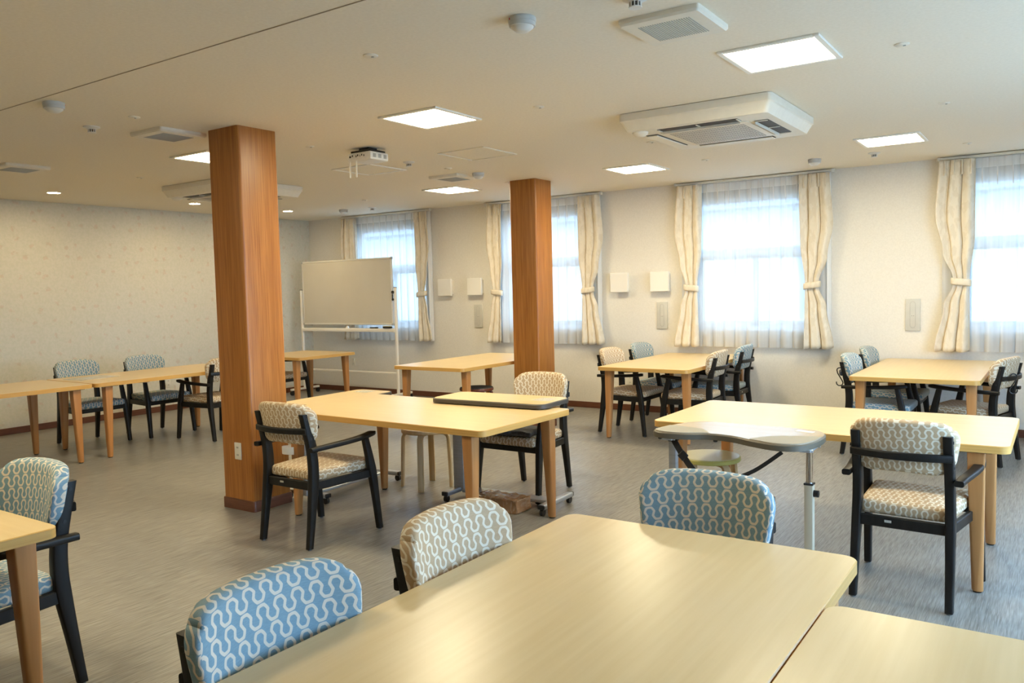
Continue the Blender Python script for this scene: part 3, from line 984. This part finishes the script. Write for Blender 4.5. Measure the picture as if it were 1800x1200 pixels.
# ------------------------------------------------------------------ tables
TABLE_H = 0.72
def make_table(lx, ly, lab, loc, rotz, group='maple tables'):
    t = thing('table', lab, 'table', loc, rotz, group)
    b = MB()
    b.prism(rr(lx, ly, 0.045, 6), TABLE_H - 0.036, TABLE_H, 1, 0, 1, bev=0.003)
    b.build('tabletop', [M['top'], M['edge']], t)
    ox, oy = lx / 2 - 0.105, ly / 2 - 0.034
    for sx in (-1, 1):
        for sy in (-1, 1):
            b = MB()
            rings = []
            for z, w, r in ((0.008, 0.047, 0.022), (0.012, 0.050, 0.023), (0.25, 0.058, 0.014), (0.5, 0.067, 0.007), (TABLE_H - 0.042, 0.074, 0.005)):
                rings.append((sx * (ox - w / 2), sy * (oy - w / 2), z, w, r))
            b.vbar([(a, c, z) for a, c, z, w, r in rings], [(w, w, r) for a, c, z, w, r in rings], n=3)
            leg = b.build('leg', M['leg'], t)
            b = MB(); b.cyl((sx * (ox - 0.025), sy * (oy - 0.025), 0.005), 0.019, 0.01, 16); b.build('foot_pad', M['rubber'], leg)
            b = MB(); b.box((sx * (ox - 0.045), sy * (oy - 0.045), TABLE_H - 0.0395), (0.15, 0.11, 0.006)); b.build('leg_bracket', M['plastic_black'], t)
    return t
t_long = make_table(1.78, 0.945, 'maple table in the foreground that fills the bottom of the picture', (-0.94, 1.52, 0), PI / 2)
dup(t_long, 'maple table at the bottom right corner, butted against the foreground table', (0.008, 1.13, 0), PI / 2)
dup(t_long, 'maple table in the middle with the overbed tables pushed over it', (-3.53, 4.075, 0), math.radians(-1.4))
dup(t_long, 'maple table with a stool under it, just left of the far pillar', (-5.44, 7.30, 0), PI / 2)
dup(t_long, 'maple table under the third window with four chairs', (-3.325, 7.93, 0), PI / 2)
dup(t_long, 'maple table under the rightmost window with three chairs', (-0.99, 7.93, 0), PI / 2)
dup(t_long, 'maple table at right with the kidney-shaped table in front', (-1.085, 4.80, 0), 0)
dup(t_long, 'maple table at the left edge, left one of the two in the long row', (-7.896, 3.12, 0), PI / 2)
dup(t_long, 'maple table of the left row that runs behind the near pillar', (-7.896, 4.92, 0), PI / 2)
dup(t_long, 'maple table cut off at the lower left edge', (-3.755, 0.93, 0), 0)
make_table(0.97, 0.97, 'square maple table behind the near pillar, in front of the whiteboard', (-8.28, 7.27, 0), 0)

# ------------------------------------------------------------------ chairs
def make_chair(lab, fab, loc, rotz, group):
    c = thing('armchair', lab, 'chair', loc, rotz, group)
    # seat
    def dseat(v):
        t = (v.y + 0.235) / 0.47
        hw = 0.198 + (0.236 - 0.198) * t
        x = v.x / 0.22 * hw
        z = v.z + 0.424
        if v.z > 0:
            z += 0.010 * (1 - (v.x / 0.22) ** 2) * (1 - (v.y / 0.235) ** 2)
        return Vector((x, v.y + 0.035, z))
    b = MB(); b.rbox((0.22, 0.235, 0.032), 0.022, 9, dseat)
    b.build('seat', fab, c, uv='seat', smooth=60)
    # backrest
    HX, HZ = 0.238, 0.134
    def dback(v):
        zt = (v.z + HZ) / (2 * HZ)
        w = 0.875 + 0.125 * min(1, zt * 1.25)
        x = v.x * w
        ax = abs(x) / HX
        y = v.y - 0.250 + 0.062 * ax ** 2.4
        z = v.z + 0.733
        z += 0.020 * (1 - ax * ax) * (1 - zt)
        z -= 0.014 * ax * ax * zt
        y -= 0.20 * (z - 0.70)
        return Vector((x, y, z))
    b = MB(); b.rbox((HX, 0.032, HZ), 0.025, 16, dback, Rxz=0.092)
    b.build('backrest', fab, c, uv='back', smooth=60)
    for s in (-1, 1):
        # rear leg runs up to carry the backrest
        pts = spline([(s * 0.205, -0.266, 0.008, 0.034, 0.036), (s * 0.203, -0.238, 0.20, 0.037, 0.045), (s * 0.200, -0.214, 0.37, 0.040, 0.058), (s * 0.198, -0.207, 0.47, 0.040, 0.058), (s * 0.196, -0.214, 0.58, 0.040, 0.055), (s * 0.195, -0.240, 0.70, 0.040, 0.050), (s * 0.194, -0.266, 0.803, 0.039, 0.044)], 4)
        b = MB(); b.vbar([p[:3] for p in pts], [(p[3], p[4], 0.006) for p in pts])
        leg = b.build('leg', M['black'], c, smooth=50)
        b = MB(); b.cyl((s * 0.205, -0.266, 0.004), 0.012, 0.008, 12); b.build('glide', M['greymetal'], leg)
        for zz, yy in ((0.775, -0.259), (0.655, -0.230)):
            b = MB(); b.cyl((s * 0.2155, yy, zz), 0.007, 0.003, 12, 0, 'x'); b.build('screw_cap', M['rubber'], leg)
        # front leg carries the arm
        pts = spline([(s * 0.265, 0.266, 0.008, 0.034, 0.036), (s * 0.260, 0.245, 0.20, 0.036, 0.043), (s * 0.256, 0.224, 0.37, 0.038, 0.054), (s * 0.253, 0.208, 0.46, 0.037, 0.050), (s * 0.249, 0.178, 0.598, 0.034, 0.040)], 4)
        b = MB(); b.vbar([p[:3] for p in pts], [(p[3], p[4], 0.006) for p in pts])
        leg = b.build('leg', M['black'], c, smooth=50)
        b = MB(); b.cyl((s * 0.265, 0.266, 0.004), 0.012, 0.008, 12); b.build('glide', M['greymetal'], leg)
        pts = spline([(s * 0.238, -0.262, 0.594, 0.040, 0.028), (s * 0.243, -0.16, 0.596, 0.043, 0.029), (s * 0.262, 0.0, 0.603, 0.046, 0.029), (s * 0.268, 0.13, 0.611, 0.050, 0.029), (s * 0.255, 0.225, 0.619, 0.052, 0.028), (s * 0.249, 0.250, 0.6205, 0.044, 0.022)], 4)
        b = MB(); b.bar([p[:3] for p in pts], [(p[3], p[4]) for p in pts], 0.009, n=3)
        b.build('armrest', M['black'], c, smooth=50)
    b = MB()
    b.box((0, -0.215, 0.368), (0.37, 0.024, 0.052), 0.004, 1)
    b.box((0, 0.232, 0.372), (0.48, 0.024, 0.044), 0.004, 1)
    for s in (-1, 1):
        ang = math.atan2(0.048 * -s, 0.43)
        b.box((s * 0.226, 0.005, 0.370), (0.024, 0.42, 0.050), 0.004, 1, 0, Matrix.Rotation(-s * 0.118, 3, 'Z'))
    fr = b.build('seat_frame', M['black'], c)
    b = MB()
    n = 16
    pts = [(-0.213 + 0.426 * k / n, -0.266 - 0.046 * (1 - (2 * k / n - 1) ** 2), 0.704) for k in range(n + 1)]
    b.bar(pts, (0.022, 0.036), 0.006, n=2)
    b.build('back_rail', M['black'], c, smooth=50)
    b = MB(); b.box((-0.06, -0.2275, 0.373), (0.030, 0.002, 0.011)); b.build('name_plate', M['label_plate'], c)
    return c
F, L, Rr, B_ = 0.0, PI / 2, -PI / 2, PI      # facing +y, -x, +x, -y
beige0 = make_chair('beige patterned armchair seen from behind in front of the near pillar', M['beige'], (-3.85, 3.452, 0), math.radians(0.5), 'beige patterned armchairs')
blue0 = make_chair('blue patterned armchair in the bottom left foreground, at the near end of the big table', M['blue'], (-1.235, 1.175, 0), Rr, 'blue patterned armchairs')
for lab, loc, rz in (
        ('beige patterned armchair seen from behind at the right edge', (-0.597, 4.293, 0), math.radians(-3)),
        ('beige patterned armchair with a grey cloth on its seat, in front of the far pillar', (-3.275, 4.965, 0), B_),
        ('beige patterned armchair at the near left corner of the table under the third window', (-3.70, 7.61, 0), Rr),
        ('beige patterned armchair at the near right corner of the table under the third window', (-3.005, 7.60, 0), L + 0.05),
        ('beige patterned armchair with a hook, right end of the table under the rightmost window', (-0.605, 7.64, 0), L - 0.26),
        ('beige patterned armchair half hidden behind the near pillar, side on', (-7.52, 5.35, 0), L),
        ('beige patterned armchair almost hidden behind the near pillar, by the square table', (-8.72, 7.25, 0), Rr),
        ('beige patterned armchair in the foreground, at the far left of the big table', (-1.23, 1.825, 0), Rr)):
    dup(beige0, lab, loc, rz)
for lab, loc, rz in (
        ('blue patterned armchair in the foreground at the far end of the big table', (-0.985, 2.355, 0), B_),
        ('blue patterned armchair at the lower left edge', (-3.37, 1.33, 0), B_),
        ('blue patterned armchair at the far left behind the row of tables', (-8.435, 4.50, 0), Rr),
        ('blue patterned armchair behind the left row, second from the left', (-8.33, 5.205, 0), Rr),
        ('blue patterned armchair at the far left corner of the table under the third window', (-3.72, 8.39, 0), Rr),
        ('blue patterned armchair at the far right corner of the table under the third window', (-3.00, 8.36, 0), L + 0.05),
        ('blue patterned armchair with a hook, left of the table under the rightmost window', (-1.315, 7.575, 0), Rr),
        ('blue patterned armchair at the far left corner of the table under the rightmost window', (-1.325, 8.42, 0), Rr)):
    dup(blue0, lab, loc, rz)

# black S hooks hung on the back rails
def hook(loc, rotz, lab):
    pts = []
    for k in range(13):
        a = -PI * 0.15 + PI * 1.15 * k / 12
        pts.append((0.020 * math.cos(a), 0, 0.020 * math.sin(a)))
    pts += [(-0.014, 0, -0.025), (0.0, 0, -0.05), (0.018, 0, -0.082)]
    for k in range(11):
        a = PI * 0.05 - PI * 1.15 * k / 10
        pts.append((0.0 + 0.024 * math.cos(a), 0, -0.10 + 0.024 * math.sin(a)))
    b = MB(); b.tube([(p[0] * 1.15, 0, p[2] * 1.1) for p in pts], 0.005, 8)
    o = b.build('s_hook', M['plastic_black'], None, loc, rotz)
    return tag(o, lab, 'hook', 's hooks on chair rails')
hook((-1.635, 7.53, 0.716), 0, 'black s hook on the back rail of the blue chair at the rightmost window table')
hook((-0.325, 7.49, 0.716), PI + 0.26, 'black s hook on the back rail of the beige chair at the rightmost window table')

# ------------------------------------------------------------------ folded cloth, stools, box
def dcloth(v):
    n = math.sin(v.x * 38 + v.y * 11) * 0.005 + math.sin(v.y * 47 - v.x * 19) * 0.004
    z = v.z + n * (1 if v.z > 0 else 0.3)
    return Vector((v.x + 0.01 * math.sin(v.y * 30), v.y + 0.012 * math.sin(v.x * 25), z))
b = MB(); b.rbox((0.185, 0.15, 0.020), 0.015, 12, dcloth)
tag(b.build('folded_cloth', M['cloth_grey'], None, (-3.26, 4.82, 0.486), 0.1), 'dark grey folded cloth lying on a beige chair seat', 'cloth')

def stool(lab, loc, rotz, seat_m, rim_m, leg_m, R=0.19, hz=0.44, seat_th=0.028):
    s = thing('stool', lab, 'stool', loc, rotz)
    b = MB(); b.lathe([(R - 0.004, hz - seat_th), (R, hz - seat_th + 0.004), (R, hz - 0.006), (R - 0.004, hz - 0.001)], n=40)
    rim = b.build('seat', rim_m, s)
    b = MB(); b.lathe([(R - 0.005, hz - 0.002), (R - 0.008, hz + 0.003), (0.001, hz + 0.005)], n=40); b.build('seat_top', seat_m, rim)
    for k in range(4):
        a = PI / 4 + PI / 2 * k
        d = Vector((math.cos(a), math.sin(a), 0))
        rad = R - 0.012 if seat_th < 0.05 else R
        pts = [d * (rad - 0.10) + Vector((0, 0, hz - seat_th - 0.009)), d * (rad - 0.04) + Vector((0, 0, hz - seat_th - 0.009))]
        for q in range(1, 7):
            t = PI / 2 * q / 6
            pts.append(d * (rad - 0.04 + 0.045 * math.sin(t)) + Vector((0, 0, hz - seat_th - 0.009 - 0.045 * (1 - math.cos(t)))))
        pts += [d * (rad + 0.012) + Vector((0, 0, 0.2)), d * (rad + 0.018) + Vector((0, 0, 0.0))]
        b = MB()
        rings = []
        side = Vector((-d.y, d.x, 0))
        for i, p in enumerate(pts):
            tt = (pts[min(i + 1, len(pts) - 1)] - pts[max(i - 1, 0)]).normalized()
            nn = side.cross(tt).normalized()
            rings.append([p + side * u + nn * w for u, w in rr(0.046, 0.02, 0.003, 2)])
        b.loft(rings)
        b.build('leg', leg_m, s, smooth=40)
    return s
stool('birch bentwood stool under the middle table', (-4.05, 4.735, 0), math.radians(-18), M['birch'], M['birch'], M['birch'], 0.185, 0.455)
stool('stool with a pale yellow round seat under the right table', (-1.795, 4.77, 0), math.radians(10), M['yellow_seat'], M['yellow_rim'], M['birch'], 0.185, 0.45)
stool('dark cushioned stool with red-brown legs by the table near the far pillar', (-5.26, 7.02, 0), math.radians(15), M['dark_seat'], M['red_wood'], M['red_wood'], 0.185, 0.45, 0.03)

bx = thing('cardboard_box', 'flat brown box wrapped in clear film on the floor under the middle table', 'box', (-3.18, 4.495, 0), math.radians(0))
b = MB(); b.box((0, 0, 0.042), (0.36, 0.17, 0.084), 0.004, 1); b.build('carton', M['card'], bx)
b = MB()
def dw(v):
    k = 0.004 * math.sin(v.x * 90 + v.z * 60) + 0.003 * math.sin(v.y * 120 - v.x * 40)
    return Vector((v.x + k * 0.6, v.y + k * 0.6, v.z + 0.046 + k))
b.rbox((0.184, 0.089, 0.046), 0.006, 14, dw); b.build('film_wrap', M['wrap'], bx)

# ------------------------------------------------------------------ overbed tables
def overbed(lab, loc, rotz, topx, topy, topz):
    o = thing('overbed_table', lab, 'overbed table', loc, rotz, 'overbed tables')
    outline = rr(0.92, 0.40, 0.07, 8)
    b = MB(); b.prism([(x + topx, y + topy) for x, y in outline], topz - 0.030, topz - 0.002, 0, bev=0.004); b.build('edge_trim', M['dark_edge'], o)
    b = MB(); b.prism([(x + topx, y + topy) for x, y in rr(0.895, 0.375, 0.06, 8)], topz - 0.006, topz, 0); b.build('tabletop', M['top'], o)
    b = MB(); b.box((topx + 0.34, topy + 0.03, topz + 0.0005), (0.12, 0.14, 0.001)); b.build('sticker', M['sticker'], o)
    b = MB(); b.vbar([(-0.43, 0, 0.05), (-0.43, 0, topz - 0.03)], [(0.088, 0.075), (0.088, 0.075)], 0.006); b.build('column', M['silver'], o)
    b = MB(); b.box((-0.2, topy * 0.5, topz - 0.038), (0.5, 0.10 + abs(topy), 0.016), 0.003, 1); b.build('support_arm', M['greymetal'], o)
    b = MB(); b.box((-0.02, 0, 0.055), (0.74, 0.11, 0.022), 0.004, 1); b.build('base_plate', M['silver'], o)
    for sx in (-0.43, 0.36):
        b = MB(); b.bar([(sx, -0.20, 0.060), (sx, 0.20, 0.060)], (0.05, 0.032), 0.008, n=3)
        ft = b.build('foot', M['silver'], o)
        for sy in (-1, 1):
            b = MB(); b.box((sx, sy * 0.205, 0.062), (0.048, 0.02, 0.03), 0.006, 2)
            b.cyl((sx, sy * 0.185, 0.024), 0.024, 0.022, 18, 0, 'x'); b.box((sx, sy * 0.185, 0.046), (0.034, 0.03, 0.012), 0.003, 1)
            b.build('caster', M['plastic_black'], ft)
    return o
overbed('overbed table with a dark edge, standing over the right end of the middle table', (-3.20, 4.645, 0), math.radians(2), -0.02, -0.09, 0.757)
overbed('overbed table tucked against the left end of the middle table', (-4.55, 4.40, 0), PI / 2 + math.radians(2), 0.18, 0.255, 0.675)

# white loop clip on a leg of the middle table
cl = thing('loop_clip', 'white loop clip on a leg of the middle table', 'clip', (-4.275, 3.655, 0.453), math.radians(15))
b = MB()
ring = [(-0.045 + 0.058 * math.cos(a), 0.0 + 0.032 * math.sin(a)) for a in [math.radians(40 + 280 * k / 22) for k in range(23)]]
bm_pts = [(x, y, 0) for x, y in ring]
b.bar(bm_pts, (0.004, 0.052), 0.0015, n=1); b.build('band', M['white_plastic'], cl)

# ------------------------------------------------------------------ kidney table (over-chair table with straps)
kt = thing('kidney_table', 'kidney-shaped taupe table on two adjustable posts in front of the right table', 'table', (-1.29, 3.83, 0), 0)
KZ = 0.785
def kidney(off):
    key = [(-0.40, -0.075), (-0.36, 0.10), (-0.30, 0.20), (-0.20, 0.235), (0.0, 0.232), (0.20, 0.225), (0.31, 0.205), (0.365, 0.14), (0.382, 0.03), (0.372, -0.10), (0.335, -0.195), (0.24, -0.228), (0.12, -0.185), (0.0, -0.120), (-0.12, -0.11), (-0.22, -0.155), (-0.32, -0.165), (-0.385, -0.135)]
    key = list(reversed(key))
    n = len(key)
    pts = []
    for i in range(n):
        p0, p1, p2, p3 = key[i - 1], key[i], key[(i + 1) % n], key[(i + 2) % n]
        for j in range(5):
            t = j / 5
            pts.append(tuple(0.5 * (2 * b_ + (c_ - a_) * t + (2 * a_ - 5 * b_ + 4 * c_ - d_) * t * t + (-a_ + 3 * b_ - 3 * c_ + d_) * t ** 3) for a_, b_, c_, d_ in zip(p0, p1, p2, p3)))
    out = []
    for i in range(len(pts)):
        a_, c_ = Vector(pts[i - 1]), Vector(pts[(i + 1) % len(pts)])
        t = (c_ - a_).normalized()
        q = Vector(pts[i]) + Vector((-t.y, t.x)) * off
        out.append((q.x, q.y))
    return out
b = MB(); b.prism(kidney(0.0), KZ - 0.030, KZ - 0.001, 0, bev=0.005); b.build('edge_trim', M['kidney_edge'], kt)
b = MB(); b.prism(kidney(0.008), KZ - 0.006, KZ + 0.0005, 0); b.build('tabletop', M['kidney_top'], kt)
for side, cut in ((-1, [(-0.41, 0.06), (-0.27, 0.055), (-0.17, 0.03), (-0.10, -0.02), (-0.13, -0.2), (-0.41, -0.2)]), (1, [(0.40, 0.03), (0.30, 0.005), (0.18, -0.02), (0.09, -0.06), (0.10, -0.3), (0.40, -0.3)])):
    # padded wing: the part of the outline on its side of the cut
    inside = []
    for x, y in kidney(0.010):
        if side < 0 and x < -0.12 and y < 0.055:
            inside.append((x, y))
        if side > 0 and x > 0.10 and y < 0.03:
            inside.append((x, y))
    # start the run at its break so the polygon does not cross itself
    k = max(range(len(inside)), key=lambda i: (Vector(inside[i]) - Vector(inside[i - 1])).length)
    run = inside[k:] + inside[:k]
    a_, z_ = Vector(run[-1]), Vector(run[0])
    curve = []
    for j in range(1, 6):
        t = j / 6
        p = a_.lerp(z_, t) + Vector((0.05 * side * -1, 0.03)) * math.sin(PI * t)
        curve.append((p.x, p.y))
    b = MB(); b.prism(run + curve, KZ - 0.002, KZ + 0.003, 0); b.build('pad', M['kidney_pad'], kt)
b = MB(); b.box((0.27, 0.145, KZ + 0.0008), (0.085, 0.035, 0.001), 0, 1, 0, Matrix.Rotation(-0.15, 3, 'Z')); b.build('paper_label', M['white_paper'], kt)
for sx in (-0.31, 0.345):
    b = MB(); b.tube([(sx, -0.075, 0.50), (sx, -0.075, KZ - 0.04)], 0.0145, 14); b.build('inner_post', M['chrome'] if sx > 0 else M['silver'], kt)
    zt = 0.585 if sx > 0 else 0.73
    b = MB(); b.vbar([(sx, -0.075, 0.05), (sx, -0.075, zt)], [(0.038, 0.038), (0.038, 0.038)], 0.004); ps = b.build('outer_post', M['beige_metal'] if sx > 0 else M['silver'], kt)
    b = MB(); b.box((sx, -0.075, zt + 0.003), (0.042, 0.042, 0.010), 0.002, 1); b.build('collar', M['plastic_black'], ps)
    b = MB(); b.cyl((sx + 0.03, -0.075, 0.545), 0.016, 0.022, 16, 0, 'x'); b.build('knob', M['plastic_black'], ps)
    b = MB(); b.box((sx, -0.075, KZ - 0.035), (0.05, 0.16, 0.012), 0.002, 1)
    for yy in (-0.13, 0.0):
        b.cyl((sx + 0.02, yy, KZ - 0.036), 0.007, 0.02, 10, 0, 'x')
    b.build('bracket', M['silver'], kt)
    b = MB(); b.bar([(sx, -0.33, 0.045), (sx, 0.25, 0.045)], (0.04, 0.03), 0.006); ft = b.build('foot', M['silver'], kt)
    for yy in (-0.31, 0.23):
        b = MB(); b.cyl((sx, yy, 0.02), 0.02, 0.02, 16, 0, 'x'); b.build('caster', M['plastic_black'], ft)
b = MB(); b.bar([(-0.29, 0.25, 0.045), (0.33, 0.25, 0.045)], (0.03, 0.03), 0.005); b.build('cross_bar', M['silver'], kt)
pts = spline([(-0.30, -0.11, 0.752), (-0.24, -0.125, 0.67), (-0.17, -0.14, 0.595), (-0.10, -0.15, 0.56), (-0.02, -0.15, 0.572), (0.12, -0.16, 0.64), (0.25, -0.17, 0.74)], 6)
b = MB(); b.bar(pts, [(0.005, 0.034 if p[0] < -0.08 else 0.018) for p in pts], 0.001, n=1)
st = b.build('strap', M['strap'], kt)
for p, q in ((6, 0.040), (13, 0.044)):
    b = MB(); b.box(pts[p], (q, 0.014, 0.042), 0.004, 1, 0, Matrix.Rotation(0.75, 3, 'Y')); b.build('buckle', M['plastic_black'], st)

# ------------------------------------------------------------------ whiteboard
wb = thing('whiteboard', 'large wheeled whiteboard standing in the far corner', 'whiteboard', (-8.56, 8.36, 0), 0)
b = MB(); b.box((0, 0, 1.515), (1.76, 0.022, 0.90)); b.build('writing_surface', M['board'], wb)
b = MB()
for zz in (1.06, 1.97):
    b.box((0, 0, zz), (1.80, 0.034, 0.026), 0.006, 1)
for xx in (-0.888, 0.888):
    b.box((xx, 0, 1.515), (0.024, 0.034, 0.93), 0.006, 1)
fr = b.build('board_frame', M['frame_alu'], wb)
for xx in (-0.89, 0.89):
    for zz in (1.06, 1.97):
        b = MB(); b.box((xx, 0, zz), (0.034, 0.038, 0.036), 0.008, 2); b.build('corner_cap', M['silver'], fr)
for sx in (-1, 1):
    x = sx * 0.945
    b = MB(); b.vbar([(x, 0, 0.09), (x, 0, 1.56)], [(0.034, 0.034), (0.034, 0.034)], 0.006); ps = b.build('post', M['trim_white'], wb)
    b = MB(); b.box((x, 0, 1.565), (0.037, 0.037, 0.012), 0.003, 1); b.build('post_cap', M['greymetal'], ps)
    b = MB(); b.bar([(x, -0.27, 0.085), (x, 0.27, 0.085)], (0.04, 0.03), 0.006); ft = b.build('foot', M['trim_white'], wb)
    for yy in (-0.25, 0.25):
        b = MB(); b.cyl((x, yy, 0.034), 0.034, 0.025, 18, 0, 'x'); b.box((x, yy, 0.064), (0.03, 0.03, 0.02)); b.build('caster', M['plastic_black'], ft)
b = MB(); b.cyl((0.92, -0.02, 1.50), 0.022, 0.02, 16, 0, 'y'); b.box((0.915, -0.025, 1.44), (0.014, 0.014, 0.07), 0.004, 1); b.cyl((0.92, -0.02, 1.40), 0.016, 0.02, 14, 0, 'y'); b.build('tilt_latch', M['plastic_black'], wb)
b = MB(); b.bar([(-0.93, -0.0, 0.975), (0.93, -0.0, 0.975)], (0.06, 0.05), 0.006); b.build('pen_tray', M['trim_white'], wb)
b = MB(); b.bar([(-0.93, 0, 0.375), (0.93, 0, 0.375)], (0.02, 0.03), 0.005); b.build('cross_bar', M['trim_white'], wb)
b = MB(); b.loft([[(p, q - 0.0, z) for p, q in rr(w, w * 0.6, 0.006, 2)] for w, z in ((0.05, 1.0), (0.03, 1.03))]); b.build('tray_hook', M['white_plastic'], wb)
b = MB(); b.cyl((0, 0, 0), 0.009, 0.13, 12, 0, 'x'); b.cyl((0.055, 0, 0), 0.0105, 0.05, 12, 0, 'x')
tag(b.build('marker_pen', M['plastic_black'], None, (-8.02, 8.335, 1.0095), 0.05), 'black marker pen lying on the whiteboard tray', 'pen')
er = thing('board_eraser', 'black board eraser with a pale felt on the whiteboard tray', 'eraser', (-7.76, 8.34, 1.0), 0)
b = MB(); b.rbox((0.075, 0.022, 0.014), 0.01, 4, lambda v: v + Vector((0, 0, 0.015))); b.build('handle', M['plastic_black'], er)
b = MB(); b.box((0, 0, 0.033), (0.13, 0.04, 0.010), 0.002, 1); b.build('felt', M['yellow_seat'], er)

# paper on the left tables
b = MB(); b.box((0, 0, 0.001), (0.30, 0.42, 0.002))
tag(b.build('paper_sheet', M['paper'], None, (-8.03, 4.32, TABLE_H + 0.0004), math.radians(6)), 'printed paper sheet lying on the left row of tables', 'paper')
